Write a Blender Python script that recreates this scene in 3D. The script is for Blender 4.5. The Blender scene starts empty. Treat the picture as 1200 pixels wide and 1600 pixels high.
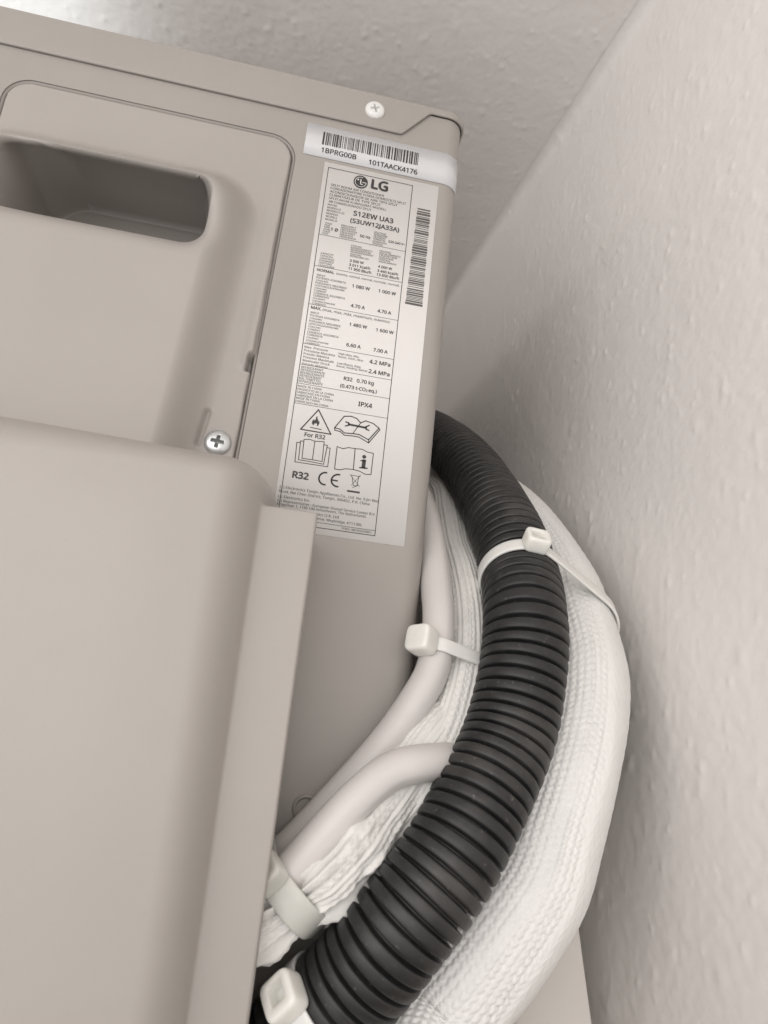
import bpy, bmesh, math, random
import numpy as np
from mathutils import Vector, Matrix

# ------------------------------------------------------------------ camera, light, exposure
sc = bpy.context.scene
COL = sc.collection
cd = bpy.data.cameras.new('camera'); cam = bpy.data.objects.new('camera', cd); COL.objects.link(cam)
cd.sensor_fit = 'HORIZONTAL'; cd.sensor_width = 36.0; cd.lens = 34.5
cd.clip_start = 0.01; cd.clip_end = 50
cam.matrix_world = Matrix(((0.97797, -0.14534, -0.14983, 0.0),
                           (-0.18261, -0.24803, -0.95139, -0.345),
                           (0.10112, 0.95779, -0.26910, 0.0),
                           (0, 0, 0, 1)))
cd.dof.use_dof = True; cd.dof.focus_distance = 0.375; cd.dof.aperture_fstop = 20.0
sc.camera = cam

world = bpy.data.worlds.new('World'); sc.world = world; world.use_nodes = True
wb = world.node_tree.nodes['Background']
wb.inputs[0].default_value = (1.0, 0.975, 0.962, 1); wb.inputs[1].default_value = 0.73

def area(name, loc, target, size, power, col, sy=None):
    l = bpy.data.lights.new(name, 'AREA'); l.energy = power; l.color = col; l.size = size
    if sy: l.shape = 'RECTANGLE'; l.size_y = sy
    o = bpy.data.objects.new(name, l); COL.objects.link(o); o.location = loc
    o.rotation_euler = (Vector(target) - Vector(loc)).to_track_quat('-Z', 'Y').to_euler()
    return o
area('room_lamp', (-0.65, -1.25, 0.16), (0.10, 0.0, 0.14), 1.6, 6.6, (1.0, 0.96, 0.93), 0.7)
patch_l = area('ceiling_patch_light', (-0.34, 0.10, 0.16), (-0.27, 0.145, 0.50), 0.16, 0.17, (0.88, 0.96, 1.0)); patch_l.data.spread = math.radians(80)  # added lamp beside the unit, aimed up to brighten a patch of ceiling

sc.view_settings.view_transform = 'Standard'; sc.view_settings.look = 'None'
sc.view_settings.gamma = 1; sc.view_settings.use_curve_mapping = False
sc.view_settings.exposure = 0.48
sc.cycles.max_bounces = 6; sc.cycles.diffuse_bounces = 4; sc.cycles.caustics_reflective = False; sc.cycles.caustics_refractive = False

# ------------------------------------------------------------------ helpers
random.seed(4); RNG = np.random.default_rng(7)
def link(name, me, mat, parent=None, smooth=True):
    o = bpy.data.objects.new(name, me); COL.objects.link(o)
    if mat: me.materials.append(mat)
    if smooth:
        me.polygons.foreach_set('use_smooth', [True] * len(me.polygons)); me.update()
    if parent: o.parent = parent
    return o
def tag(o, label=None, cat=None, group=None, kind=None):
    if label: o['label'] = label
    if cat: o['category'] = cat
    if group: o['group'] = group
    if kind: o['kind'] = kind
    return o
def empty(name, loc=(0, 0, 0)):
    o = bpy.data.objects.new(name, None); COL.objects.link(o); o.empty_display_size = .02; o.location = loc; return o
def mesh(name, v, f):
    me = bpy.data.meshes.new(name); me.from_pydata([tuple(p) for p in v], [], f); me.update(); return me
def grid_mesh(name, P, closed_u=False, closed_v=False, uv=None, keep=None):
    """P: (n, m, 3) points -> quads"""
    n, m = P.shape[:2]; idx = np.arange(n * m).reshape(n, m)
    if closed_u: idx = np.vstack([idx, idx[:1]])
    if closed_v: idx = np.hstack([idx, idx[:, :1]])
    q = np.stack([idx[:-1, :-1], idx[1:, :-1], idx[1:, 1:], idx[:-1, 1:]], -1)
    if keep is not None: q = q[keep]
    q = q.reshape(-1, 4)
    me = bpy.data.meshes.new(name)
    me.vertices.add(n * m); me.vertices.foreach_set('co', P.reshape(-1).astype(np.float32))
    me.loops.add(q.size); me.loops.foreach_set('vertex_index', q.reshape(-1).astype(np.int32))
    me.polygons.add(len(q)); me.polygons.foreach_set('loop_start', np.arange(0, q.size, 4, dtype=np.int32))
    if uv is not None:
        l = me.uv_layers.new(name='UVMap'); l.data.foreach_set('uv', uv.reshape(-1, 2)[q.reshape(-1)].reshape(-1).astype(np.float32))
    me.update(calc_edges=True); me.validate()
    return me
def ss(a, b, x):
    t = np.clip((x - a) / (b - a), 0, 1); return t * t * (3 - 2 * t)
def rrect(X, Z, x0, x1, z0, z1, r):
    qx = np.abs(X - (x0 + x1) / 2) - (x1 - x0) / 2 + r; qz = np.abs(Z - (z0 + z1) / 2) - (z1 - z0) / 2 + r
    return np.hypot(np.maximum(qx, 0), np.maximum(qz, 0)) + np.minimum(np.maximum(qx, qz), 0) - r
def spline(pts, step):
    """Catmull-Rom through pts, resampled to an even step"""
    P = np.array(pts, float); P = np.vstack([2 * P[0] - P[1], P, 2 * P[-1] - P[-2]]); out = []
    for i in range(1, len(P) - 2):
        a, b, c, d = P[i - 1:i + 3]; t = np.linspace(0, 1, 40, endpoint=False)[:, None]
        out.append(.5 * (2 * b + (c - a) * t + (2 * a - 5 * b + 4 * c - d) * t ** 2 + (3 * b - a - 3 * c + d) * t ** 3))
    out.append(P[-2:-1]); Q = np.vstack(out)
    for _ in range(60): Q[1:-1] = .25 * Q[:-2] + .5 * Q[1:-1] + .25 * Q[2:]
    L = np.r_[0, np.cumsum(np.linalg.norm(np.diff(Q, axis=0), axis=1))]
    s = np.arange(0, L[-1], step); return np.stack([np.interp(s, L, Q[:, k]) for k in range(3)], -1), s
def frames(C, ref=(0, -1, 0)):
    T = np.gradient(C, axis=0); T /= np.linalg.norm(T, axis=1)[:, None]
    N = np.zeros_like(C); n = np.array(ref, float)
    for i in range(len(C)):
        n = n - T[i] * n.dot(T[i]); n /= np.linalg.norm(n); N[i] = n
    return T, N, np.cross(T, N)
def tube(name, pts, rad, step, na, disp=None, oval=None, caps=True):
    """swept tube; rad(s) -> radius; disp(S, TH, N) -> extra radius; N are outward unit normals"""
    C, s = spline(pts, step); T, N, B = frames(C)
    th = np.linspace(0, 2 * np.pi, na, endpoint=False)
    S, TH = np.meshgrid(s, th, indexing='ij')
    D = N[:, None] * np.cos(TH)[..., None] + B[:, None] * np.sin(TH)[..., None]
    R = rad(S) if callable(rad) else np.full_like(S, rad)
    if disp is not None: R = R + disp(S, TH, D)
    if caps:
        R[0] *= .02; R[-1] *= .02
    P = C[:, None] + D * R[..., None]
    uv = np.stack([S, TH * .02], -1)
    return grid_mesh(name, P, closed_v=True, uv=uv), C, s
def vnoise(x, y, seed=0):
    """smooth value noise"""
    g = np.random.default_rng(seed).random((256, 256))
    xi = np.floor(x).astype(int); yi = np.floor(y).astype(int); fx = x - xi; fy = y - yi
    fx = fx * fx * (3 - 2 * fx); fy = fy * fy * (3 - 2 * fy); w = lambda a, b: g[a % 256, b % 256]
    return (w(xi, yi) * (1 - fx) + w(xi + 1, yi) * fx) * (1 - fy) + (w(xi, yi + 1) * (1 - fx) + w(xi + 1, yi + 1) * fx) * fy - .5

# ------------------------------------------------------------------ materials
def mat(name, col, rough=.5, var=.0, vscale=60., bump=0., bscale=900., spec=.5, sss=0., coords='Object', stretch=(1, 1, 1), metal=0., trans=0.):
    m = bpy.data.materials.new(name); m.use_nodes = True; nt = m.node_tree; N = nt.nodes; L = nt.links
    b = N['Principled BSDF']; b.inputs['Base Color'].default_value = (*col, 1); b.inputs['Roughness'].default_value = rough
    b.inputs['Specular IOR Level'].default_value = spec; b.inputs['Metallic'].default_value = metal
    if sss: b.inputs['Subsurface Weight'].default_value = sss; b.inputs['Subsurface Radius'].default_value = (.004, .0036, .003); b.inputs['Subsurface Scale'].default_value = 1
    if trans: b.inputs['Transmission Weight'].default_value = trans
    tc = N.new('ShaderNodeTexCoord'); mp = N.new('ShaderNodeMapping'); mp.inputs['Scale'].default_value = stretch
    L.new(tc.outputs[coords], mp.inputs[0])
    if var:
        n = N.new('ShaderNodeTexNoise'); n.inputs['Scale'].default_value = vscale; n.inputs['Detail'].default_value = 5
        L.new(mp.outputs[0], n.inputs['Vector'])
        r = N.new('ShaderNodeMapRange'); r.inputs['From Min'].default_value = .25; r.inputs['From Max'].default_value = .75
        r.inputs['To Min'].default_value = 1 - var; r.inputs['To Max'].default_value = 1 + var
        L.new(n.outputs[0], r.inputs['Value'])
        mx = N.new('ShaderNodeVectorMath'); mx.operation = 'SCALE'; mx.inputs[0].default_value = col
        L.new(r.outputs[0], mx.inputs['Scale']); L.new(mx.outputs[0], b.inputs['Base Color'])
        r2 = N.new('ShaderNodeMapRange'); r2.inputs['To Min'].default_value = rough - .08; r2.inputs['To Max'].default_value = rough + .08
        L.new(n.outputs[0], r2.inputs['Value']); L.new(r2.outputs[0], b.inputs['Roughness'])
    if bump:
        n = N.new('ShaderNodeTexNoise'); n.inputs['Scale'].default_value = bscale; n.inputs['Detail'].default_value = 3
        L.new(mp.outputs[0], n.inputs['Vector'])
        bp = N.new('ShaderNodeBump'); bp.inputs['Strength'].default_value = 1; bp.inputs['Distance'].default_value = bump
        L.new(n.outputs[0], bp.inputs['Height']); L.new(bp.outputs[0], b.inputs['Normal'])
    return m
M_panel = mat('beige powder coat', (.348, .326, .303), .42, .04, 14, .00003, 1500)
M_cover = mat('beige moulded plastic', (.378, .354, .332), .45, .035, 11, .00003, 1100)
M_pocket = M_cover
M_paper = mat('label paper', (.72, .705, .69), .38, .015, 30)
M_tape = mat('serial sticker film', (.61, .615, .63), .3, .015, 30)
M_ink = mat('black ink', (.035, .033, .033), .5)
M_grey_ink = mat('grey ink', (.10, .095, .09), .5)
M_hose = mat('black corrugated plastic', (.017, .017, .0175), .46, .25, 140, .00005, 700)
def dusty(m, col, amount):
    nt = m.node_tree; N = nt.nodes; L = nt.links; b = N['Principled BSDF']; src = b.inputs['Base Color'].links[0].from_socket
    tc = N.new('ShaderNodeTexCoord'); fac = None
    for sc_, lo, hi, k in ((420, .66, .74, .5), (38, .5, .85, .35)):
        n = N.new('ShaderNodeTexNoise'); n.inputs['Scale'].default_value = sc_; n.inputs['Detail'].default_value = 4; L.new(tc.outputs['Object'], n.inputs['Vector'])
        r = N.new('ShaderNodeMapRange'); r.inputs['From Min'].default_value = lo; r.inputs['From Max'].default_value = hi; r.inputs['To Max'].default_value = k * amount; L.new(n.outputs[0], r.inputs['Value'])
        if fac is None: fac = r.outputs[0]
        else:
            a = N.new('ShaderNodeMath'); a.operation = 'ADD'; L.new(fac, a.inputs[0]); L.new(r.outputs[0], a.inputs[1]); fac = a.outputs[0]
    mx = N.new('ShaderNodeMix'); mx.data_type = 'RGBA'; L.new(fac, mx.inputs['Factor']); L.new(src, mx.inputs['A']); mx.inputs['B'].default_value = (*col, 1)
    L.new(mx.outputs['Result'], b.inputs['Base Color'])
dusty(M_hose, (.30, .28, .26), .5)
dusty(M_cover, (.22, .20, .18), .16); dusty(M_panel, (.22, .20, .18), .16)
M_dust = mat('dark rubber', (.03, .028, .026), .6)
M_sleeve = mat('white braided sleeve', (.80, .80, .785), .55, .03, 90, .00018, 1600, )
M_sleeve_in = mat('off white braided sleeve', (.74, .735, .71), .6, .05, 60, .00022, 1300)
M_cable = mat('white cable sheath', (.63, .605, .59), .4, .02, 40, .00003, 500)
M_nylon = mat('natural nylon', (.80, .795, .755), .38, .02, 60, 0, sss=.45)
M_nylon_clear = mat('translucent nylon', (.62, .62, .58), .35, .02, 60, 0, sss=.25, trans=.08)
M_zinc = mat('zinc plated steel', (.62, .64, .65), .34, .06, 300, .00003, 900, metal=.85)
M_white_screw = mat('white coated steel', (.74, .74, .73), .35, .02, 200)
M_wall = mat('white wall paint', (.83, .80, .775), .40, .02, 7, 0)
M_ceil = mat('white ceiling paint', (.83, .80, .775), .40, .02, 7, 0)
M_board = mat('cream painted board', (.70, .67, .635), .45, .02, 30, .0001, 200)
M_shelf = mat('brown shelf board', (.17, .125, .085), .5, .2, 12, .0001, 90, stretch=(8, 1, 1))

# ------------------------------------------------------------------ setting
CEIL = .50
def plaster_relief(U, V, seed):
    """rolled wall paint: orange-peel stipple with scattered grains and runs (metres)"""
    h = .00022 * vnoise(U / .0060, V / .0060, seed) + .00026 * vnoise(U / .0032, V / .0032, seed + 1) + .0006 * vnoise(U / .030, V / .030, seed + 2)
    r = np.random.default_rng(seed + 3); u0, u1, v0, v1 = -.36, .52, -.22, .52
    for _ in range(1500):
        cu, cv = r.uniform(u0, u1), r.uniform(v0, v1); w = r.uniform(.0010, .0022) * (1 if r.random() < .85 else 1.7); A = r.uniform(.0002, .0006)
        i0, i1 = np.searchsorted(U[:, 0], (cu - 3 * w, cu + 3 * w)); j0, j1 = np.searchsorted(V[0], (cv - 5 * w, cv + 5 * w))
        if i1 <= i0 or j1 <= j0: continue
        du = U[i0:i1, j0:j1] - cu; dv = V[i0:i1, j0:j1] - cv
        h[i0:i1, j0:j1] += A * np.exp(-(du / w) ** 2 - (dv / (w * 1.35)) ** 2)
    return h
def spread(lo, f0, f1, hi, step): return np.r_[np.linspace(lo, f0, 12, endpoint=False), np.arange(f0, f1, step), np.linspace(f1, hi, 12)]
# ceiling
xs = spread(-2.2, -.36, .21, .5, .0013); ys = spread(-2.2, -.02, .50, 1.2, .0013)
U, V = np.meshgrid(xs, ys, indexing='ij')
o = link('ceiling', grid_mesh('ceiling', np.stack([U, V, CEIL - plaster_relief(U, V, 11)], -1)), M_ceil); tag(o, kind='structure')
# the right wall runs almost straight back and meets the ceiling in a soft painted-over corner
wx = lambda y: .2103 - .0757 * y
ys = spread(-1.2, -.16, .50, 1.0, .0013); RCV = .009
zs = np.r_[spread(-.9, -.20, CEIL - RCV - .001, CEIL - RCV, .0013)]
zs = np.unique(zs); U, V = np.meshgrid(ys, zs, indexing='ij')
H = plaster_relief(U, V, 31); P = np.stack([wx(U) - H, U, V], -1); arcs = []
for k in range(1, 11):
    a = math.pi / 2 * k / 10; arcs.append(np.stack([wx(ys) - H[:, -1] - RCV * (1 - math.cos(a)), ys, np.full_like(ys, CEIL - RCV - .0006 + RCV * math.sin(a))], -1))
P = np.concatenate([P, np.array(arcs).transpose(1, 0, 2)], 1)
o = link('wall_right', grid_mesh('wall_right', P), M_wall); tag(o, kind='structure')
def plane(name, pts, m):
    o = link(name, mesh(name, pts, [(0, 1, 2, 3)]), m, smooth=False); tag(o, kind='structure'); return o
plane('wall_back', [(-2.2, .95, -.9), (.5, .95, -.9), (.5, .95, CEIL + .02), (-2.2, .95, CEIL + .02)], M_wall)
SHELF = -.20
bm = bmesh.new(); bmesh.ops.create_cube(bm, size=1, matrix=Matrix.Translation((-.40, .37, SHELF - .009)) @ Matrix.Diagonal((1.16, 1.1, .018, 1)))
me = bpy.data.meshes.new('shelf'); bm.to_mesh(me); o = link('shelf', me, M_shelf, smooth=False); tag(o, kind='structure')

# ------------------------------------------------------------------ what is printed on the stickers (mm on the side panel)
TEXTS = [
    ('LG', 28.18, 281.03, 8.92, 1),
    ('SPLIT ROOM AIR CONDITIONER', 5.94, 277.01, 29.73, 0),
    ("CONDIZIONATORE D'ARIA DOMESTICO SPLIT", 5.95, 274.97, 42.45, 0),
    ('ACONDICIONADOR DE AIRE TIPO SPLIT', 5.96, 272.79, 37.74, 0),
    ('CLIMATISEUR DE TYPE SPLIT', 5.98, 270.59, 28.45, 0),
    ('SPLIT-RAUM KLIMAGERAT MODELL', 5.99, 268.48, 31.86, 0),
    ('AR CONDICIONADO SPLIT', 6.01, 266.31, 23.79, 0),
    ('MODEL', 5.78, 264.36, 5.3, 0),
    ('MODELLO', 5.73, 262.49, 7.41, 0),
    ('MODELO LG', 5.69, 260.62, 9.52, 0),
    ('MODELE', 5.65, 258.73, 6.33, 0),
    ('MODELL', 5.61, 256.86, 6.32, 0),
    ('MODELO', 5.56, 255.0, 6.32, 0),
    ('S12EW UA3', 20.28, 261.43, 22.1, 1),
    ('(S3UW12JA33A)', 19.06, 256.7, 27.07, 1),
    ('PHASE', 5.85, 252.68, 3.63, 0),
    ('FASE', 5.71, 251.36, 2.9, 0),
    ('FASE', 5.57, 250.05, 2.9, 0),
    ('PHASE', 5.43, 248.74, 3.62, 0),
    ('PHASE', 5.29, 247.44, 3.62, 0),
    ('FASE', 5.16, 246.13, 2.89, 0),
    ('1 Ø', 9.31, 249.12, 3.78, 1),
    ('FREQUENCY', 14.59, 253.2, 8.1, 0),
    ('FREQUENZA', 14.55, 251.79, 8.09, 0),
    ('FRECUENCIA', 14.52, 250.37, 8.99, 0),
    ('FREQUENCE', 14.49, 248.96, 8.08, 0),
    ('FREQUENZ', 14.46, 247.55, 7.17, 0),
    ('FREQUENCIA', 14.43, 246.15, 8.96, 0),
    ('50 Hz', 25.32, 248.77, 5.58, 1),
    ('VOLTAGE', 32.53, 253.05, 6.76, 0),
    ('TENSIONE', 32.5, 251.63, 7.72, 0),
    ('TENSION', 32.46, 250.21, 6.75, 0),
    ('TENSION', 32.43, 248.79, 6.74, 0),
    ('SPANNUNG', 32.4, 247.38, 7.7, 0),
    ('TENSAO', 32.36, 245.97, 5.76, 0),
    ('220-240 V~', 40.98, 249.04, 9.31, 1),
    ('COOLING', 21.2, 242.06, 5.85, 0),
    ('RAFFREDDAMENTO', 21.26, 240.78, 11.72, 0),
    ('REFRIGERACION', 21.32, 239.49, 10.87, 0),
    ('REFROIDISSEMENT', 21.37, 238.21, 12.54, 0),
    ('KUHLUNG', 21.43, 236.92, 5.83, 0),
    ('REFRIGERACAO', 21.49, 235.64, 10.01, 0),
    ('HEATING', 36.91, 242.21, 6.21, 0),
    ('RISCALDAMENTO', 36.92, 240.91, 11.55, 0),
    ('CALEFACCION', 36.94, 239.61, 9.76, 0),
    ('CHAUFFAGE', 36.95, 238.31, 7.97, 0),
    ('HEIZUNG', 36.96, 237.01, 6.19, 0),
    ('AQUECIMENTO', 36.98, 235.71, 9.74, 0),
    ('CAPACITY', 5.8, 233.77, 6.88, 0),
    ('CAPACITA', 5.72, 232.29, 6.87, 0),
    ('CAPACIDAD', 5.64, 230.82, 7.72, 0),
    ('PUISSANCE', 5.55, 229.35, 7.71, 0),
    ('LEISTUNG', 5.47, 227.89, 6.85, 0),
    ('CAPACIDADE', 5.39, 226.42, 8.55, 0),
    ('3 500 W', 21.56, 232.5, 7.46, 1),
    ('3 011 kcal/h', 21.52, 229.95, 11.44, 1),
    ('11 950 Btu/h', 21.34, 227.58, 12.41, 1),
    ('4 000 W', 37.03, 232.36, 7.63, 1),
    ('3 440 kcal/h', 36.91, 229.74, 11.33, 1),
    ('13 650 Btu/h', 36.78, 227.36, 12.24, 1),
    ('NORMAL', 5.12, 223.22, 9.1, 1),
    ('(norma, normal, normal, normale, normal)', 15.51, 223.26, 33.93, 0),
    ('INPUT', 5.32, 220.31, 4.62, 0),
    ('POTENZA ASSORBITA', 5.29, 218.72, 15.77, 0),
    ('CONSUMO', 5.25, 217.19, 6.46, 0),
    ('PUISSANCE ABSORBEE', 5.21, 215.6, 16.66, 0),
    ('LEISTUNGSAUFNAHME', 5.18, 214.06, 15.71, 0),
    ('CONSUMO', 5.14, 212.55, 6.44, 0),
    ('CURRENT', 5.1, 211.01, 6.43, 0),
    ('CORRENTE ASSORBITA', 5.07, 209.42, 16.59, 0),
    ('CORRIENTE', 5.03, 207.93, 8.26, 0),
    ('COURANT', 4.99, 206.4, 6.41, 0),
    ('STROMAUFNAHME', 4.96, 204.84, 11.92, 0),
    ('CORRENTE', 4.92, 203.35, 7.31, 0),
    ('1 080 W', 24.6, 217.53, 9.45, 1),
    ('1 000 W', 38.86, 217.58, 9.4, 1),
    ('4.70 A', 25.18, 205.84, 7.46, 1),
    ('4.70 A', 39.52, 205.7, 7.36, 1),
    ('MAX.', 4.85, 200.54, 5.31, 1),
    ('(max, max, máx, maximum, máximo)', 10.89, 200.54, 35.61, 0),
    ('INPUT', 4.9, 197.88, 4.55, 0),
    ('POTENZA ASSORBITA', 4.87, 196.18, 15.51, 0),
    ('CONSUMO', 4.84, 194.63, 6.36, 0),
    ('PUISSANCE ABSORBEE', 4.81, 192.94, 16.39, 0),
    ('LEISTUNGSAUFNAHME', 4.78, 191.34, 15.46, 0),
    ('CONSUMO', 4.76, 189.81, 6.34, 0),
    ('CURRENT', 4.73, 188.21, 6.33, 0),
    ('CORRENTE ASSORBITA', 4.7, 186.52, 16.32, 0),
    ('CORRIENTE', 4.67, 185.01, 8.12, 0),
    ('COURANT', 4.64, 183.43, 6.31, 0),
    ('STROMAUFNAHME', 4.61, 181.79, 11.72, 0),
    ('CORRENTE', 4.59, 180.26, 7.19, 0),
    ('1 480 W', 25.72, 194.85, 9.3, 1),
    ('1 600 W', 39.95, 194.54, 9.33, 1),
    ('6.60 A', 25.5, 182.86, 7.47, 1),
    ('7.00 A', 39.74, 182.73, 7.53, 1),
    ('Max. Pressure', 4.4, 177.79, 12.1, 0),
    ('Pressione Massima', 4.41, 175.85, 15.83, 0),
    ('Presión Máxima', 4.41, 173.98, 13.0, 0),
    ('Pression Maximale', 4.42, 172.06, 15.78, 0),
    ('Maximaler Druck', 4.42, 170.2, 13.9, 0),
    ('Pressão Máxima', 4.43, 168.33, 12.95, 0),
    ('High (Alta, Alta,', 22.07, 177.48, 10.75, 0),
    ('Haute, Hoch, Alta)', 21.97, 175.78, 13.09, 0),
    ('4.2 MPa', 38.43, 175.69, 11.04, 1),
    ('Low (Bassa, Baja,', 22.01, 172.01, 12.44, 0),
    ('Basse, Niedrig, Baixa)', 21.9, 170.43, 15.88, 0),
    ('2.4 MPa', 38.59, 170.16, 11.0, 1),
    ('REFRIGERANT', 4.27, 166.37, 11.24, 0),
    ('REFRIGERANTE', 4.19, 164.79, 12.26, 0),
    ('REFRIGERANTE', 4.11, 163.22, 12.24, 0),
    ('REFRIGERANT', 4.04, 161.67, 11.2, 0),
    ('KALTEMITTEL', 3.96, 160.11, 11.19, 0),
    ('REFRIGERANTE', 3.89, 158.53, 12.2, 0),
    ('R32   0.70 kg', 26.41, 163.76, 15.53, 1),
    ('(0.473 t-CO  eq.)', 25.07, 159.58, 18.88, 1),
    ('2', 38.33, 159.37, 0.87, 1),
    ('MADE IN CHINA', 3.96, 155.86, 12.05, 0),
    ('PRODOTTO IN LA CHINA', 3.93, 154.1, 18.57, 0),
    ('FABRICADO EN CHINA', 3.9, 152.46, 16.68, 0),
    ('FABRIQUE EN LA CHINA', 3.87, 150.78, 18.52, 0),
    ('MADE IN CHINA', 3.84, 149.23, 12.0, 0),
    ('FABRICADO NA CHINA', 3.81, 147.51, 16.62, 0),
    ('IPX4', 35.36, 150.97, 7.07, 1),
    ('For R32', 10.63, 130.15, 10.2, 1),
    ('R32', 7.59, 108.08, 7.64, 1),
    ('LG Electronics Tianjin Appliances Co., Ltd. No. 9 Jin Wei', 2.34, 101.87, 48.44, 0),
    ('Road, Bei Chen District, Tianjin, 300402, P.R. China', 2.23, 99.78, 44.45, 0),
    ('LG Electronics Inc.', 2.11, 97.12, 15.48, 0),
    ('EU Representative : European Shared Service Center B.V.', 2.21, 95.01, 47.91, 0),
    ('Krijgsman 1, 1186 DM Amstelveen, The Netherlands', 2.18, 93.27, 43.49, 0),
    ('LG Electronics U.K. Ltd', 12.18, 90.88, 20.22, 0),
    ('Velocity 2, Brooklands Drive, Weybridge, KT13 8BL', 2.29, 88.77, 42.01, 0),
    ('P/NO: MEZ65630801', 34.71, 85.83, 14.31, 0),
    ('1BPRG00B', -1.97, 298.83, 19.55, 1),
    ('101TAACK4176', 24.99, 297.72, 27.77, 1),
]
ICONS = [
    (0.62, [(15.79, 145.24), (8.26, 133.41), (23.45, 133.31)], 1),
    (0.45, [(12.88, 135.19), (18.49, 134.98)], 0),
    (0.55, [(29.0, 144.05), (24.89, 137.07), (27.73, 136.82), (30.04, 135.2), (34.94, 135.6), (37.78, 135.56), (42.62, 133.62), (47.21, 140.75), (44.13, 142.72), (40.11, 143.52), (37.64, 141.95), (35.41, 143.98), (32.48, 144.67)], 1),
    (0.5, [(24.89, 137.07), (25.18, 135.85), (27.88, 135.57), (30.18, 134.02), (34.38, 134.3), (37.57, 134.25), (42.79, 132.01), (47.73, 139.93), (47.21, 140.75)], 0),
    (0.4, [(42.62, 133.62), (42.79, 132.01)], 0),
    (0.4, [(37.64, 141.95), (34.54, 135.98)], 0),
    (1.1, [(31.73, 140.15), (40.73, 139.77)], 0),
    (0.7, [(30.04, 141.21), (31.64, 140.89), (31.78, 139.71), (30.16, 138.97)], 0),
    (0.7, [(42.13, 141.38), (40.53, 140.34), (40.81, 139.03), (42.28, 138.68)], 0),
    (0.4, [(10.66, 128.28), (10.92, 118.45), (15.72, 118.52), (20.9, 118.43), (20.64, 128.89), (16.05, 128.32), (13.35, 128.89)], 1),
    (0.4, [(16.05, 128.32), (16.06, 118.58)], 0),
    (0.4, [(10.78, 127.42), (9.07, 127.27), (9.34, 117.46), (15.52, 117.4), (21.76, 117.12), (22.45, 127.2), (20.85, 127.22)], 0),
    (0.4, [(9.19, 126.41), (7.35, 126.24), (7.75, 116.11), (23.95, 116.17), (23.99, 125.99), (22.46, 126.02)], 0),
    (0.42, [(27.31, 127.43), (27.48, 115.59), (30.25, 115.6), (32.92, 116.62), (36.73, 116.81), (39.92, 116.45), (42.85, 115.32), (45.77, 115.65), (45.83, 126.86), (42.62, 127.06), (40.03, 128.11), (36.39, 127.86), (33.01, 127.81), (30.33, 126.76)], 1),
    (0.45, [(36.39, 127.86), (36.73, 116.81)], 0),
    (1.9, [(41.59, 122.3), (41.57, 118.62)], 0),
    (0.6, [(39.86, 122.01), (41.95, 122.21)], 0),
    (0.7, [(39.71, 118.32), (43.55, 118.58)], 0),
    (0.8, [(23.9, 113.01), (23.03, 112.97), (22.2, 112.69), (21.48, 112.19), (20.91, 111.5), (20.55, 110.68), (20.43, 109.8), (20.55, 108.92), (20.9, 108.12), (21.46, 107.47), (22.18, 107.0), (23.0, 106.76), (23.87, 106.78)], 0),
    (0.8, [(30.38, 113.05), (29.45, 113.0), (28.56, 112.71), (27.77, 112.2), (27.16, 111.5), (26.77, 110.67), (26.62, 109.78), (26.74, 108.91), (27.11, 108.11), (27.7, 107.46), (28.46, 107.0), (29.34, 106.77), (30.26, 106.79)], 0),
    (0.8, [(27.15, 109.74), (29.57, 109.7)], 0),
    (0.3, [(36.42, 113.41), (37.66, 108.68), (39.41, 108.6), (39.9, 113.53)], 0),
    (0.3, [(35.89, 113.83), (40.59, 113.64)], 0),
    (0.22, [(35.3, 114.1), (40.82, 108.46)], 0),
    (0.22, [(40.69, 114.61), (36.64, 108.52)], 0),
    (0.3, [(37.44, 107.57), (40.05, 109.06)], 0),
    (0.95, [(35.19, 105.41), (40.94, 105.46)], 0),
]
HLINES = [245.36, 226.06, 203.0, 180.08, 168.27, 157.73, 146.8, 87.42]

# ------------------------------------------------------------------ air conditioner
ac = empty('air_conditioner', (0, .2, SHELF))
tag(ac, 'beige outdoor air conditioner unit with rating label on its side, standing near the ceiling', 'air conditioner')
AC_OFF = Vector((0, -.2, -SHELF))
def part(name, me, m, parent=ac, smooth=True):
    o = link(name, me, m, None, smooth); o.parent = parent
    if parent is ac: o.location = AC_OFF
    return o
XF, RC = .0675, .010                       # flat side ends here, then a rounded corner to the rear
def casing(s, off):
    """point on the casing outline in plan; s = x on the flat side, arc length past the corner"""
    s = np.asarray(s, float); a = np.clip((s - XF) / RC, 0, np.pi / 2); past = np.maximum(s - XF - RC * np.pi / 2, 0)
    x = np.where(s < XF, s, XF + (RC + off) * np.sin(a)); y = np.where(s < XF, -off, RC - (RC + off) * np.cos(a)) + past
    return x, y
BOT, TOPP = SHELF + .012, .3385
# side panel with the recess cut out for the access cover
bm = bmesh.new()
XL = -.235
cutL, cutT, cr = -.1665, .3010, .013
def cutx(z): return -.0170 - (.290 - z) * .0235
loop = []
for k in range(9):
    a = math.pi / 2 * k / 8; loop.append((cutL + cr - cr * math.cos(a), cutT - cr + cr * math.sin(a)))
for k in range(9):
    a = math.pi / 2 * k / 8; loop.append((cutx(cutT) - cr + cr * math.sin(a), cutT - cr + cr * math.cos(a)))
loop.append((cutx(-.17), -.17)); loop.append((cutL, -.17))
def ring(pts, y): return [bm.verts.new((x, y, z)) for x, z in pts]
cxy = np.mean(np.array(loop), 0)
def grow(d):
    P = np.array(loop); n = len(P); out = []
    for i in range(n):
        t = P[(i + 1) % n] - P[i - 1]; t /= np.linalg.norm(t); out.append(P[i] + d * np.array((-t[1], t[0])))
    return out
r0 = ring(grow(.0016), 0); r1 = ring(grow(.0007), .0004); r2 = ring(loop, .0014); r3 = ring(grow(-.0003), .0090)
outer = ring([(XL, TOPP), (XF, TOPP), (XF, BOT), (XL, BOT)], 0)
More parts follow.
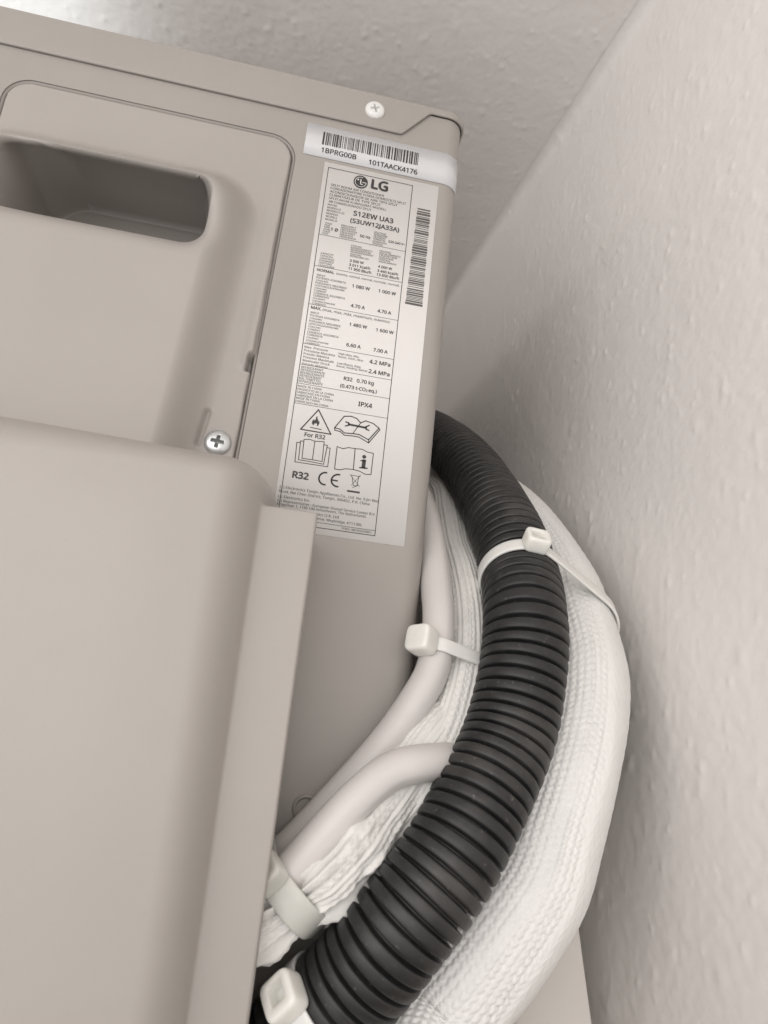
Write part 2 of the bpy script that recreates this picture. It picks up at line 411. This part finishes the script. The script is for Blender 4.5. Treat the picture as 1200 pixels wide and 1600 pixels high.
eds = [bm.edges.new((outer[i], outer[(i + 1) % 4])) for i in range(4)] + [bm.edges.new((r0[i], r0[(i + 1) % len(r0)])) for i in range(len(r0))]
bmesh.ops.triangle_fill(bm, edges=eds, use_beauty=True, normal=(0, -1, 0))
for f in bm.faces: f.smooth = False
for a, b in ((r0, r1), (r1, r2), (r2, r3)):
    for i in range(len(a)):
        j = (i + 1) % len(a); bm.faces.new((a[i], a[j], b[j], b[i])).smooth = True
# rounded corner and rear face
ca = [XF + RC * math.pi / 2 * k / 14 for k in range(15)] + [XF + RC * math.pi / 2 + .70]
prev = None
for s in ca:
    x, y = casing(s, 0); v = (bm.verts.new((float(x), float(y), TOPP)), bm.verts.new((float(x), float(y), BOT)))
    if prev: bm.faces.new((prev[0], prev[1], v[1], v[0])).smooth = True
    prev = v
# front end of the casing and lid closing the box under the top cover
e = [bm.verts.new(p) for p in ((XL, 0, BOT), (XL, .71, BOT), (XL, .71, TOPP), (XL, 0, TOPP))]; bm.faces.new(e)
me = bpy.data.meshes.new('side_panel'); bm.normal_update(); bm.to_mesh(me); bm.free()
part('side_panel', me, M_panel, smooth=False)

# top cover: a lid with a turned-down rim, cut up at the corner
n1 = np.linspace(XL, .0395, 60); n2 = np.linspace(.0400, .0585, 30); n3 = np.linspace(.059, XF, 12); n4 = np.linspace(XF, XF + RC * np.pi / 2, 18)[1:]; n5 = np.array([XF + RC * np.pi / 2 + .70])
S = np.concatenate([n1, n2, n3, n4, n5])
zb = .3200 + np.clip((S - .0415) / (.0565 - .0415), 0, 1) * .0182 + np.where(S > .0565, .0004, 0)
k = np.ones(5) / 5; zs = zb.copy(); zs[60:95] = np.convolve(np.pad(zb, 2, 'edge'), k, 'valid')[60:95]; zb = zs
ZT, be = .3440, .0022
rows = []
def row(off, z): x, y = casing(S, off); rows.append(np.stack([x, y, z * np.ones_like(S)], -1))
row(.0004, zb + .004); row(.0005, zb + .0002); row(.0012, zb); row(.0019, zb + .0003); row(.0020, zb + .0010); row(.0020, np.maximum(ZT - be, zb + .0012))
for q in range(1, 6):
    a = math.pi / 2 * q / 5; row(.0020 - be + be * math.cos(a), np.full_like(S, ZT - be + be * math.sin(a)))
P = np.array(rows)
me = grid_mesh('top_cover', P.transpose(1, 0, 2))
top = part('top_cover', me, M_panel)
bm = bmesh.new(); bm.from_mesh(me); edge = [v for v in rows[-1]]
vs = [bm.verts.new(tuple(p)) for p in edge] + [bm.verts.new((XL, .71, ZT))]
f = bm.faces.new(vs); f.smooth = False; bm.normal_update(); bm.to_mesh(me); bm.free()

# access cover: moulded plastic with handle pocket, lower valve bulge and side flange (heights in mm)
c = .7
xs = np.arange(-205, 22, c); zs = np.arange(-188, 304, c)
X, Z = np.meshgrid(xs, zs, indexing='ij')
cutr = -17.0 - (290 - Z) * .0235
sdc = rrect(X, Z, -166.5, cutr, -240, 301, 13)
edge = ss(-8, -1.5, sdc) * ss(-60, -25, X); dn = np.clip((300 - Z) / 135, 0, 1)
H = .25 + 2.9 * edge * dn * ss(159, 163.5, Z)
H -= 9.0 * ss(cutr - 3.4, cutr - 2.4, X) * ss(159, 161, Z) * ss(170, 166, Z)
sd = rrect(X, Z, -184, -27.5 - (271 - Z) * .055, -60, 272, 30)
H = H + 18.5 * ss(0, 22, -sd)
gl = rrect(X + (Z - 127) * -.12, Z, -39.6, -36.6, 116, 136, 1.4); H -= 2.2 * ss(.6, -1.2, gl)     # moulded notch by the screw
def fil(sdv, w, p=2.1):
    t = np.clip(-sdv / w, 0, 1); return (1 - (1 - t) ** p) ** (1 / p)
H = np.where(sdc > -.9, H - 4.0 * ss(-.9, -.2, sdc), H)          # narrow gap all round the cover
KZ = 1.35
sb = rrect(X, Z * KZ, -300, 4.0 + (Z - 80) * -.010, -600, (102.0 + 4.0 * ss(-20, -130, X)) * KZ, 26)
wb_ = 26 + 10 * ss(-30, -140, X)
bul = 72 * fil(sb, wb_) + 2.5 * ss(0, 60, -sb)
sf = rrect(X, Z, -60, 20.3 - (78 - Z) * .0055, -400, 79.6, 2.6)
fl = 55 * fil(sf, 2.2)
H = np.where(sb < 0, np.maximum(H, bul), H); H = np.where(sf < 0, np.maximum(H, fl), H)
# handle pocket
sp = rrect(X, Z, -160, -52.6, 216, 256.5, 11.5)
w = 3.4 + 6.0 * ss(236, 224, Z) + 13 * ss(-128, -160, X) + 1.2 * ss(-62, -56, X)
pk = ss(0, 1, -sp / w)
lip = np.clip(1 - sp / 11., 0, 1) ** 2 * (.2 + .8 * ss(248, 228, Z)); H = H - np.where(sp > 0, 6.0 * lip, 6.0 * (.2 + .8 * ss(248, 228, Z))) - 74 * pk
Zu = Z + 17 * ss(.04, .30, pk) * ss(228, 252, Z) * ss(-54, -63, X)            # the grip is undercut behind its upper lip
Pm = np.stack([X, -H, Zu], -1) / 1000
cell = lambda A: .25 * (A[:-1, :-1] + A[1:, :-1] + A[1:, 1:] + A[:-1, 1:])
inp = cell(pk) > .9
hid = (cell(X) > cell(cutr) + 5) & (cell(np.maximum(-sf, -sb)) < -1.5)
acc = part('access_cover', grid_mesh('access_cover', Pm, keep=~inp & ~hid), M_cover)
acc['label'] = 'smooth beige plastic cover with hand grip and bulging lower part'
me = grid_mesh('handle_recess', Pm, keep=inp)
h = link('handle_recess', me, M_pocket); h.parent = acc; h['label'] = 'dark slot-shaped hand grip pocket'

# screws: domed head with a cross recess
def screw(x, y, z, r, rot, m, tilt=0):
    nr, na = 22, 72; rr = np.linspace(0, 1, nr); th = np.linspace(0, 2 * np.pi, na, endpoint=False)
    RR, TH = np.meshgrid(rr, th, indexing='ij'); U = RR * np.cos(TH - rot); V = RR * np.sin(TH - rot)
    hh = .42 * np.sqrt(np.clip(1.02 - RR ** 2.6, 0, 1))
    arm = np.minimum(np.maximum(np.abs(U) - .46, np.abs(V) - .095), np.maximum(np.abs(V) - .46, np.abs(U) - .095))
    hh -= .46 * ss(.05, -.07, arm)
    P = np.stack([RR * np.cos(TH), -hh, RR * np.sin(TH)], -1) * r
    P = np.concatenate([P, P[-1:] * np.array([1, 0, 1]) + np.array([0, .0012, 0])], 0)
    me = grid_mesh('screw', P, closed_v=True); o = part('screw', me, m); o.location = AC_OFF + Vector((x, y, z)); o.rotation_euler = (tilt, 0, 0); return o
screw(.0245, -.0022, .3312, .0056, .3, M_white_screw)['label'] = 'white cross-head screw in the top cover rim'
screw(-.0302, -.0004, .1196, .0064, -.1, M_zinc)['label'] = 'zinc cross-head screw holding the access cover'
# grommet on the panel
P = []
for rr_, yy in ((.0038, .002), (.0040, -.0004), (.0046, -.0012), (.0052, -.0012), (.0060, -.0002), (.0062, .001)):
    P.append([(rr_ * math.cos(a), yy, rr_ * math.sin(a)) for a in np.linspace(0, 2 * np.pi, 40, endpoint=False)])
o = part('grommet', grid_mesh('grommet', np.array(P), closed_v=True), M_panel); o.location = AC_OFF + Vector((.0335, 0, -.041))

# ---- stickers
def strip(name, s0, s1, z0, z1, off, m, n=40, skew=0, r=.0012):
    s = np.linspace(s0, s1, n); x, y = casing(s, off)
    rows = []
    for q, (zz, oo) in enumerate(((z0, off - .0002), (z0, off), (z1, off), (z1, off - .0002))):
        x, y = casing(s, oo); rows.append(np.stack([x, y, zz + skew * (s - s0)], -1))
    return part(name, grid_mesh(name, np.array(rows).transpose(1, 0, 2)), m, smooth=False)
lab = strip('rating_label', .0008, .0660, .0816, .2915, .00025, M_paper); lab['label'] = 'long white rating label full of small black print and symbols'
ser = strip('serial_sticker', -.0116, .0812, .2938, .3146, .00045, M_tape, 60); ser['label'] = 'narrow white barcode sticker wrapped round the corner'
ser_w = 1
YP = -.00032; YS = -.00052
def child(name, me, m, parent):
    o = link(name, me, m, None, False); o.parent = parent; return o
import os
try: FONT = bpy.data.fonts.load(os.path.join(bpy.utils.system_resource('DATAFILES', path='fonts'), 'NotoSansHebrew-Regular.woff2'))     # Blender's own interface font
except Exception: FONT = None
def glyphs(items, y):
    V, Fc = [], []
    deps = bpy.context.evaluated_depsgraph_get
    for (s, x, z, w, bold) in items:
        cu = bpy.data.curves.new('t', 'FONT'); cu.body = s; cu.font = FONT or cu.font; cu.size = 1; cu.resolution_u = 2
        ob = bpy.data.objects.new('t', cu); COL.objects.link(ob)
        dg = deps(); dg.update(); ev = ob.evaluated_get(dg); me = ev.to_mesh()
        co = np.array([v.co[:] for v in me.vertices])
        if len(co):
            x0, x1 = co[:, 0].min(), co[:, 0].max(); k = w / (x1 - x0); kz = k * (1.0 if w / len(s) < 1.3 else .97)
            if y == YS: kz *= 1.12
            e = .026 if bold else .010; e *= 1.5 if s in ('LG', 'R32') else 1
            for q, (ex, ez) in enumerate(((0, 0), (e, 0), (-e, 0), (0, e), (0, -e)) if bold else ((e, 0), (-e, 0))):
                b = len(V)
                V += [((x + (p[0] - x0 + ex) * k) / 1000, y - q * 2e-6, (z + (p[1] + ez) * kz - .1) / 1000) for p in co]
                Fc += [tuple(b + i for i in f.vertices) for f in me.polygons]
        ev.to_mesh_clear(); bpy.data.objects.remove(ob); bpy.data.curves.remove(cu)
    return mesh('print', V, Fc)
def strokes(items, y):
    V, Fc = [], []
    def quad(a, b, c_, d):
        n = len(V); V.extend([(p[0] / 1000, y, p[1] / 1000) for p in (a, b, c_, d)]); Fc.append((n, n + 1, n + 2, n + 3))
    for th, pts, closed in items:
        P = [np.array(p, float) for p in pts]; n = len(P)
        seg = [(P[i], P[(i + 1) % n]) for i in range(n if closed else n - 1)]
        for a, b in seg:
            d = b - a; L = np.linalg.norm(d)
            if L < 1e-6: continue
            d /= L; q = np.array((-d[1], d[0])) * th / 2; a2 = a - d * th * .3; b2 = b + d * th * .3
            quad(a2 - q, b2 - q, b2 + q, a2 + q)
    return V, Fc
def disc(cx, cz, r, y, n=40, r2=None):
    return [((cx + r * math.cos(a)) / 1000, y, (cz + (r2 or r) * math.sin(a)) / 1000) for a in np.linspace(0, 2 * np.pi, n, endpoint=False)]
child('printed_text', glyphs(TEXTS[:-2], YP), M_ink, lab)
BX0, BX1, BZ0, BZ1 = 3.3, 51.0, 84.9, 288.3
fr = [(.38, [(BX0, BZ0), (BX1, BZ0), (BX1, BZ1), (BX0, BZ1)], 1)] + [(.25, [(BX0, z), (BX1, z)], 0) for z in HLINES]
V, Fc = strokes(fr, YP + .00002); child('printed_border', mesh('b', V, Fc), M_ink, lab)
V, Fc = strokes(ICONS, YP)
b = len(V); V += disc(41.4, 124.3, 1.0, YP - .00001, 20); Fc.append(tuple(range(b, len(V))))
flame = [(-1.1, -1.9), (-1.9, -.7), (-1.7, .6), (-.9, 1.5), (-.8, .6), (-.2, 1.3), (-.1, 2.6), (.5, 3.2), (.6, 2.0), (1.2, 1.1), (1.3, .4), (1.7, 1.0), (1.9, -.4), (1.4, -1.6), (.7, -2.0), (.9, -1.1), (.3, -.3), (.1, -1.0), (-.4, -.4), (-.6, -1.2)]
b = len(V); V += [((15.2 + p[0] * 1.0) / 1000, YP, (138.4 + p[1] * 1.05) / 1000) for p in flame]; Fc.append(tuple(range(b, len(V))))
child('printed_symbols', mesh('s', V, Fc), M_ink, lab)
# round emblem beside the two big letters
b0 = []; Fc = []; V = disc(21.9, 283.3, 4.0, YP, 48, 4.2); Fc.append(tuple(range(48)))
em = child('printed_emblem', mesh('e', V, Fc), M_ink, lab)
arc = lambda cx, cz, r, a0, a1, n=22: [(cx + r * math.cos(math.radians(a0 + (a1 - a0) * i / n)), cz + r * math.sin(math.radians(a0 + (a1 - a0) * i / n))) for i in range(n + 1)]
V, Fc = strokes([(.42, arc(21.9, 283.3, 3.1, 75, 360), 0), (.42, [(25.0, 283.3), (22.9, 283.3)], 0), (.5, [(21.9, 285.0), (21.9, 281.9), (23.0, 281.9)], 0)], YP - .00002)
b = len(V); V += disc(20.4, 284.6, .5, YP - .00002, 16); Fc.append(tuple(range(b, len(V))))
child('printed_emblem_face', mesh('ef', V, Fc), M_paper, lab)
# upright barcode
rb = random.Random(11); items = []; z = 274.6
while z > 214.5:
    w_ = rb.choice((.45, .45, .9, .9, 1.3)); items.append((w_, [(54.1 + (z - 214) * .022, z - w_ / 2), (63.0 - (z - 214) * .012, z - w_ / 2)], 0)); z -= w_ + rb.choice((.4, .4, .8))
V, Fc = strokes(items, YP); child('barcode', mesh('bc', V, Fc), M_grey_ink, lab)
child('printed_text', glyphs([(a, b_, c_ - 1.7, d, e_) for a, b_, c_, d, e_ in TEXTS[-2:]], YS), M_ink, ser)
rb = random.Random(5); items = []; x = -2.2
while x < 52.6:
    w_ = rb.choice((.35, .35, .7, .7, 1.05)); items.append((w_, [(x + w_ / 2, 302.4), (x + w_ / 2, 310.4)], 0)); x += w_ + rb.choice((.35, .35, .7, .8))
V, Fc = strokes(items, YS); child('barcode', mesh('bc2', V, Fc), M_ink, ser)

# ------------------------------------------------------------------ hose, pipes and cables coiled beside the unit
HOSE = [(.100,.290,.245),(0.1120,0.2300,0.2380),(0.1222,0.1802,0.2120),(0.1267,0.1078,0.1666),(0.1296,0.0390,0.1101),(0.1292,0.0092,0.0771),(0.1254,-0.0111,0.0545),(0.1227,-0.0198,0.0297),(0.1150,-0.0269,-0.0017),(0.1012,-0.0349,-0.0280),(0.0879,-0.0403,-0.0509),(0.0706,-0.0408,-0.0753),(0.0560,-0.0345,-0.0965),(0.0410,-0.0270,-0.1150),(0.0231,-0.0240,-0.1350),(.000,-.024,-.155)]
PIPE = [(.108,.27,.195),(0.1110,0.2050,0.1880),(0.1358,0.1630,0.1721),(0.1499,0.1118,0.1410),(0.1590,0.0741,0.1093),(0.1629,0.0473,0.0832),(0.1624,0.0293,0.0614),(0.1628,0.0140,0.0374),(0.1610,0.0069,0.0228),(0.1567,0.0003,0.0039),(0.1486,-0.0067,-0.0191),(0.1397,-0.0113,-0.0423),(0.1325,-0.0144,-0.0609),(0.1194,-0.0155,-0.0795),(0.1071,-0.0139,-0.0968),(0.0922,-0.0117,-0.1149),(0.074,-0.030,-0.1380),(.048,-.045,-.158),(.015,-.05,-.165)]
SLEEVE = [(.1080,.20,.18),(0.1139,0.1300,0.1505),(0.1099,0.0900,0.1201),(0.1068,0.0600,0.0951),(0.1056,0.0330,0.0727),(0.1052,0.0160,0.0519),(0.1033,0.0040,0.0286),(0.0989,-0.0040,0.0087),(0.0928,-0.0100,-0.0086),(0.0822,-0.0155,-0.0274),(0.0686,-0.0170,-0.0447),(0.0526,-0.0180,-0.0592),(0.0393,-0.0190,-0.0690),(0.0249,-0.0200,-0.0765),(0.0105,-0.0200,-0.0820),(-.02,-.020,-.088)]
SLEEVE2 = [(.1300,.030,.045),(0.1180,0.014,0.0231),(0.1020,0.0010,0.0074),(0.0879,-0.0090,-0.0040),(0.0748,-0.0155,-0.0215),(0.0621,-0.0230,-0.0375),(0.0516,-0.0290,-0.0510),(0.0392,-0.0330,-0.0641),(0.0247,-0.0330,-0.0744),(0.0102,-0.0300,-0.0817),(-.02,-.03,-.088)]
CABA = [(.0860,.12,.165),(.0858,0.0500,0.1139),(0.0858,0.0220,0.0847),(0.0855,0.0060,0.0640),(0.0855,-0.0040,0.0472),(0.0833,-0.0100,0.0257),(0.0760,-0.0115,0.0092),(0.0634,-0.0115,-0.0113),(0.0486,-0.0115,-0.0311),(0.0343,-0.0115,-0.0488),(0.0227,-0.0115,-0.0620),(0.0115,-0.0115,-0.0747),(-.02,-.0115,-.105)]
CABB = [(.135,.02,-.03),(0.1239,0.0120,-0.0190),(0.1060,0.000,-0.0141),(0.0960,-0.0140,-0.0143),(0.0875,-0.0255,-0.0148),(0.0732,-0.0320,-0.0168),(0.0625,-0.0330,-0.0208),(0.0505,-0.0345,-0.0315),(0.0393,-0.0345,-0.0451),(0.0276,-0.0345,-0.0604),(0.0181,-0.0330,-0.0710),(0.0078,-0.0300,-0.0813),(-.02,-.03,-.105)]
def based(o, pt):
    """move the origin of a finished mesh object to a point on it"""
    pt = Vector(pt); o.data.transform(Matrix.Translation(-pt)); o.location = pt; return o

# black corrugated hose: flat-topped rings with narrow grooves
PITCH, HR = .0063, .0200
C, s = spline(HOSE, .0005); L = s[-1]
pos = [0.]
while pos[-1] < L - .008: pos.append(pos[-1] + .0075 - .0017 * float(ss(.14, .42, np.array(pos[-1]))))
nr = len(pos) - 1; prof = [(0, -.0034), (.09, -.0037), (.18, -.0034), (.225, -.0009), (.28, -.0001), (.38, .0), (.60, .0001), (.84, .0), (.94, -.0002), (.985, -.0009)]
sl = np.array([pos[i] + u * (pos[i + 1] - pos[i]) for i in range(nr) for u, _ in prof]); dr = np.array([d for i in range(nr) for _, d in prof])
T, N, B = frames(C)
ip = lambda A: np.stack([np.interp(sl, s, A[:, k]) for k in range(3)], -1)
Cc, Nn, Bb = ip(C), ip(N), ip(B); th = np.linspace(0, 2 * np.pi, 72, endpoint=False)
wob = 1 + .004 * np.sin(3.1 * sl[:, None] / PITCH / 3 + 2 * th[None]) + .006 * vnoise(sl[:, None] * 60, th[None] * 2, 3)
Rr = (HR + dr[:, None]) * wob
seam = np.exp(-((th - 2.35) / .05) ** 2); Rr += seam[None] * .0003
P = Cc[:, None] + (Nn[:, None] * np.cos(th)[None, :, None] + Bb[:, None] * np.sin(th)[None, :, None]) * Rr[..., None]
o = link('corrugated_hose', grid_mesh('corrugated_hose', P, closed_v=True), M_hose)
based(o, C[-1]); tag(o, 'thick black corrugated plastic hose curving down beside the unit', 'hose')
HC, HS = C, s

def pipe_disp(S, TH, D):
    """knitted on the side facing the hose, stretched smooth with fine lengthwise cords on the outside"""
    toward = (D @ np.array([-.80, -.45, -.1])) / .92
    zone = ss(.12, .30, toward + .20 * vnoise(S * 45, TH * 1.3, 5))
    nrow = 46; q = TH * nrow / (2 * np.pi); fr = q - np.floor(q)
    ph = S / .0032 + .45 * np.abs(fr - .5) * 2 + .5 * (np.floor(q) % 2) + .35 * vnoise(S * 110, q * .5, 6)
    st = np.abs(np.sin(np.pi * ph)) ** .8 * np.sin(np.pi * fr) ** .6
    kn = .00125 * (st - .5) * (.75 + 1.0 * vnoise(S * 55, TH * 3, 12)) + .0004 * vnoise(S * 700, TH * 18, 9)
    rid = .00042 * np.cos(TH * 27 + 1.2 * vnoise(S * 12, TH, 1)) * ss(-.25, -.65, toward) + .00010 * np.sin(S / .0011 + 3 * np.sin(TH * 30))
    hem = .0011 * ss(.24, .06, toward + .11 * vnoise(S * 45, TH * 1.3, 5))         # the stretched film lies over the knit with a thin edge
    return kn * zone + rid * (1 - zone) + hem + .0016 * vnoise(S * 24, TH * 1.2, 2)
me, C, s = tube('insulated_pipe', PIPE, .0236, .00055, 300, pipe_disp)
PC = C
o = link('insulated_pipe', me, M_sleeve); based(o, C[-1]); tag(o, 'fat white sleeved pipe forming the outermost loop against the wall', 'pipe')

def sleeve_rad(tie, r, amp):
    """pinched where the tie bites, swelling on both sides of it"""
    return lambda S: r * (1 - amp * np.exp(-((S - tie) / .009) ** 2) + .16 * np.exp(-((S - tie - .026) / .014) ** 2) + .14 * np.exp(-((S - tie + .028) / .018) ** 2)) * (1 - .10 * ss(tie - .10, tie - .16, S))
def wrinkle(seed, tie):
    def f(S, TH, D):
        ph = 1.6 * vnoise(S * 16, TH * 1.1, seed); near = np.exp(-((S - tie) / .034) ** 2)
        fold = (np.abs(np.sin(TH * 4.5 + ph * 2.4 + S * 9)) ** 1.2 - .5) * .0030 * near + .0009 * np.sin(TH * 14 + 3 * ph) * (.25 + near)
        cord = .00028 * np.sin(TH * 34 + 2 * ph) + .00022 * np.sin(S / .00055 + 2.4 * np.sin(TH * 30)) * (np.cos(TH * 9 + ph) > -.2)
        crum = (.0048 * vnoise(S * 95, TH * 2.2, seed + 5) + .0026 * vnoise(S * 210, TH * 4.5, seed + 6)) * np.exp(-((np.abs(S - tie) - .026) / .018) ** 2)
        return fold + cord + crum + .0012 * vnoise(S * 30, TH * 1.2, seed + 1) + .0003 * vnoise(S * 420, TH * 12, seed + 2)
    return f
def s_at(pts, q):
    C, s = spline(pts, .001); return float(s[np.argmin(((C - np.array(q)) ** 2).sum(1))])
TIE3 = (.0275, -.024, -.066)
q1 = s_at(SLEEVE, TIE3)
me, SC, s = tube('insulated_pipe', SLEEVE, sleeve_rad(q1, .0140, .34), .0006, 200, wrinkle(20, q1))
o = link('insulated_pipe', me, M_sleeve_in); based(o, SC[-1]); tag(o, 'wrinkled white braided sleeve running between the black hose and the unit', 'pipe')
q2 = s_at(SLEEVE2, TIE3)
me, SC2, s = tube('insulated_pipe', SLEEVE2, sleeve_rad(q2, .0125, .36), .0006, 180, wrinkle(40, q2))
o = link('insulated_pipe', me, M_sleeve_in); based(o, SC2[-1]); tag(o, 'short bunched white braided sleeve pressed under the lower white cable', 'pipe')
me, AC_, s = tube('power_cable', CABA, .0078, .001, 40, lambda S, TH, D: .0004 * vnoise(S * 30, TH * .6, 3))
o = link('power_cable', me, M_cable); based(o, AC_[-1]); tag(o, 'smooth white cable coming round the unit corner, upper one', 'cable', 'white cables in the coil')
me, BC_, s = tube('power_cable', CABB, .0078, .001, 40, lambda S, TH, D: .0004 * vnoise(S * 30, TH * .6, 8))
o = link('power_cable', me, M_cable); based(o, BC_[-1]); tag(o, 'smooth white cable emerging from under the black hose, lower one', 'cable', 'white cables in the coil')

# ------------------------------------------------------------------ cable ties
def hull(pts):
    pts = sorted(map(tuple, pts)); cr = lambda o, a, b: (a[0] - o[0]) * (b[1] - o[1]) - (a[1] - o[1]) * (b[0] - o[0])
    def half(ps):
        h = []
        for p in ps:
            while len(h) > 1 and cr(h[-2], h[-1], p) <= 0: h.pop()
            h.append(p)
        return h[:-1]
    return np.array(half(pts) + half(pts[::-1]))
def tie_head(a, w, t, pocket=True):
    """rounded block with a square pocket in its outer face; x along strap, y across, z outward"""
    th = np.linspace(0, 2 * np.pi, 64, endpoint=False); rows = []
    def ring_(kx, ky, z, p=5.0, ox=0.):
        c_, s_ = np.cos(th), np.sin(th); r = (np.abs(c_) ** p + np.abs(s_) ** p) ** (-1 / p)
        rows.append(np.stack([r * c_ * a / 2 * kx + ox * a, r * s_ * w / 2 * ky, np.full_like(th, z * t)], -1))
    for k, z in ((.02, -.5), (.80, -.5), (.93, -.46), (.98, -.38), (1.0, -.25), (1.0, .25), (.985, .36), (.95, .44), (.89, .485), (.82, .5)): ring_(k, k, z)
    if pocket:
        for k, z in ((.56, .5), (.53, .47), (.50, .40), (.44, 0.0), (.40, -.06), (.02, -.06)): ring_(k, k * .86, z, 7., .05)
    else:
        for k, z in ((.5, .51), (.02, .515)): ring_(k, k, z)
    return grid_mesh('head', np.array(rows), closed_v=True)
def cable_tie(centre, normal, rounds, width, aim, m, label, head=(.0125, .0115, .0085), thick=.0013, spin=0, mh=None, tail=0, cat='cable tie', lift=0, pocket=True):
    """strap hugging the rounds [(point, radius)] in the plane (centre, normal); head where it faces 'aim'"""
    n = np.array(normal, float); n /= np.linalg.norm(n); cen = np.array(centre)
    e1 = np.cross(n, (0, 0, 1.)); e1 /= np.linalg.norm(e1); e2 = np.cross(n, e1); pts = []
    for q, r in rounds:
        d = np.array(q) - cen; u, v = d @ e1, d @ e2
        pts += [(u + r * math.cos(a), v + r * math.sin(a)) for a in np.linspace(0, 2 * np.pi, 60)]
    Hh = hull(pts); Hc = np.vstack([Hh, Hh[:1]]); Ls = np.r_[0, np.cumsum(np.linalg.norm(np.diff(Hc, axis=0), axis=1))]
    q = np.linspace(0, Ls[-1], 160, endpoint=False); Q = np.stack([np.interp(q, Ls, Hc[:, k]) for k in (0, 1)], -1)
    for _ in range(6): Q = .25 * np.roll(Q, 1, 0) + .5 * Q + .25 * np.roll(Q, -1, 0)
    W = cen + Q[:, :1] * e1 + Q[:, 1:] * e2
    tg = np.roll(W, -1, 0) - np.roll(W, 1, 0); tg /= np.linalg.norm(tg, axis=1)[:, None]; out = np.cross(tg, n)
    if (out * (W - W.mean(0))).sum() < 0: out = -out
    i = int(np.argmin(((W - np.array(aim)) ** 2).sum(1)))
    hb = W[i] + out[i] * (head[2] * .42 + lift)
    root = empty('cable_tie', hb); tag(root, label, cat, 'cable ties on the coil')
    sec = [(-.5, 0), (-.5, .8), (-.44, 1), (-.2, 1.0), (.2, 1.0), (.44, 1), (.5, .8), (.5, 0)]
    P = np.array([[W[k] + n * a * width + out[k] * b_ * thick for a, b_ in sec] for k in range(len(W))]) - hb
    st = link('strap', grid_mesh('strap', P, closed_u=True, closed_v=True), m); st.parent = root
    hm = tie_head(*head, pocket); ho = link('head', hm, mh or m, smooth=True); ho.parent = root
    for p in hm.polygons: p.use_smooth = True
    X = Vector(tg[i]); Zv = Vector(out[i]); Y = Zv.cross(X); Mx = Matrix((X, Y, Zv)).transposed().to_4x4() @ Matrix.Rotation(spin, 4, 'Z'); ho.matrix_local = Mx
    if tail:
        d = np.array(tg[i]) if tail > 0 else -np.array(tg[i])
        pp = np.array([[out[i] * (head[2] * .2 + .0012 * b_) + n * a * width * .9 + d * (head[0] * .4 + abs(tail) * u) + out[i] * abs(tail) * .5 * u for a, b_ in sec] for u in (0, .5, 1)])
        t_ = link('tail', grid_mesh('tail', pp, closed_v=True), m); t_.parent = root
    return root
def near(C, q): return C[np.argmin(((C - np.array(q)) ** 2).sum(1))]
def on_plane(C, q, n, around):
    n = np.array(n, float); n /= np.linalg.norm(n); d = np.abs((C - np.array(q)) @ n) + 0.15 * np.linalg.norm(C - np.array(around), axis=1) * 0
    far = np.linalg.norm(C - np.array(around), axis=1) > .06; d = np.where(far, 9, d); return C[np.argmin(d)]
def tan(C, p):
    i = int(np.argmin(((C - np.array(p)) ** 2).sum(1))); t = C[min(i + 6, len(C) - 1)] - C[max(i - 6, 0)]; return t / np.linalg.norm(t)
# 1: hose and outer pipe
p1 = near(HC, (.1290, .0085, .0760)); n1 = tan(HC, p1) + np.array([0, .10, .10]); r1 = on_plane(PC, p1, n1, (.165, .031, .054))
cable_tie(p1, n1, [(p1, HR + .0002), (r1, .0264)], .0080, (.1290, -.0120, .0740), M_nylon, 'white cable tie binding the black hose to the fat white pipe')
# 2: upper cable and inner sleeve
p2 = near(AC_, (.0840, -.0085, .0330)); n2 = tan(AC_, p2); r2 = on_plane(SC, p2, n2, (.104, .004, .03))
cable_tie(p2, n2, [(p2, .0084), (r2, .0142)], .0062, (.0765, -.016, .0300), M_nylon, 'white cable tie round the upper cable, head against the unit corner', head=(.0125, .0125, .010), pocket=False)
# 3: lower bundle
n3 = tan(BC_, TIE3); rs = [(on_plane(Q, TIE3, n3, TIE3), r) for Q, r in ((AC_, .0084), (BC_, .0084), (SC, .0132), (SC2, .0112))]
cable_tie(TIE3, n3, rs, .0115, (.0250, -.0420, -.0520), M_nylon_clear, 'wide translucent cable tie gathering both cables and the bunched sleeve', head=(.015, .013, .009), mh=M_nylon_clear)
# 4: hose end at the bottom
p4 = near(HC, (.0470, -.0300, -.1075)); n4 = tan(HC, p4)
cable_tie(p4, n4, [(p4, HR + .0002)], .0080, (.0345, -.0450, -.0950), M_nylon, 'white cable tie head on the hose end at the bottom edge', head=(.0145, .0140, .0095))

# ------------------------------------------------------------------ board between coil and wall
def box(name, sz, m, bev, parent=None):
    bm = bmesh.new(); bmesh.ops.create_cube(bm, size=1, matrix=Matrix.Diagonal((*sz, 1)) @ Matrix.Translation((0, 0, .5)))
    bmesh.ops.bevel(bm, geom=list(bm.edges), offset=bev, segments=3, profile=.5, affect='EDGES')
    me = bpy.data.meshes.new(name); bm.to_mesh(me); bm.free(); o = link(name, me, m, None, True)
    try: me.set_sharp_from_angle(angle=math.radians(40))
    except Exception: pass
    if parent: o.parent = parent
    return o
bd = empty('leaning_board', (.1745, .03, SHELF)); tag(bd, 'cream board standing upright behind the coil next to the wall', 'board')
b1 = box('board', (.038, .09, .175), M_board, .0012, bd); b1.location = (.0045, .045, 0)
b2 = box('edge_strip', (.030, .088, .170), M_board, .0012, bd); b2.location = (-.030, .049, 0)
bd.rotation_euler = (0, math.radians(-11), 0)
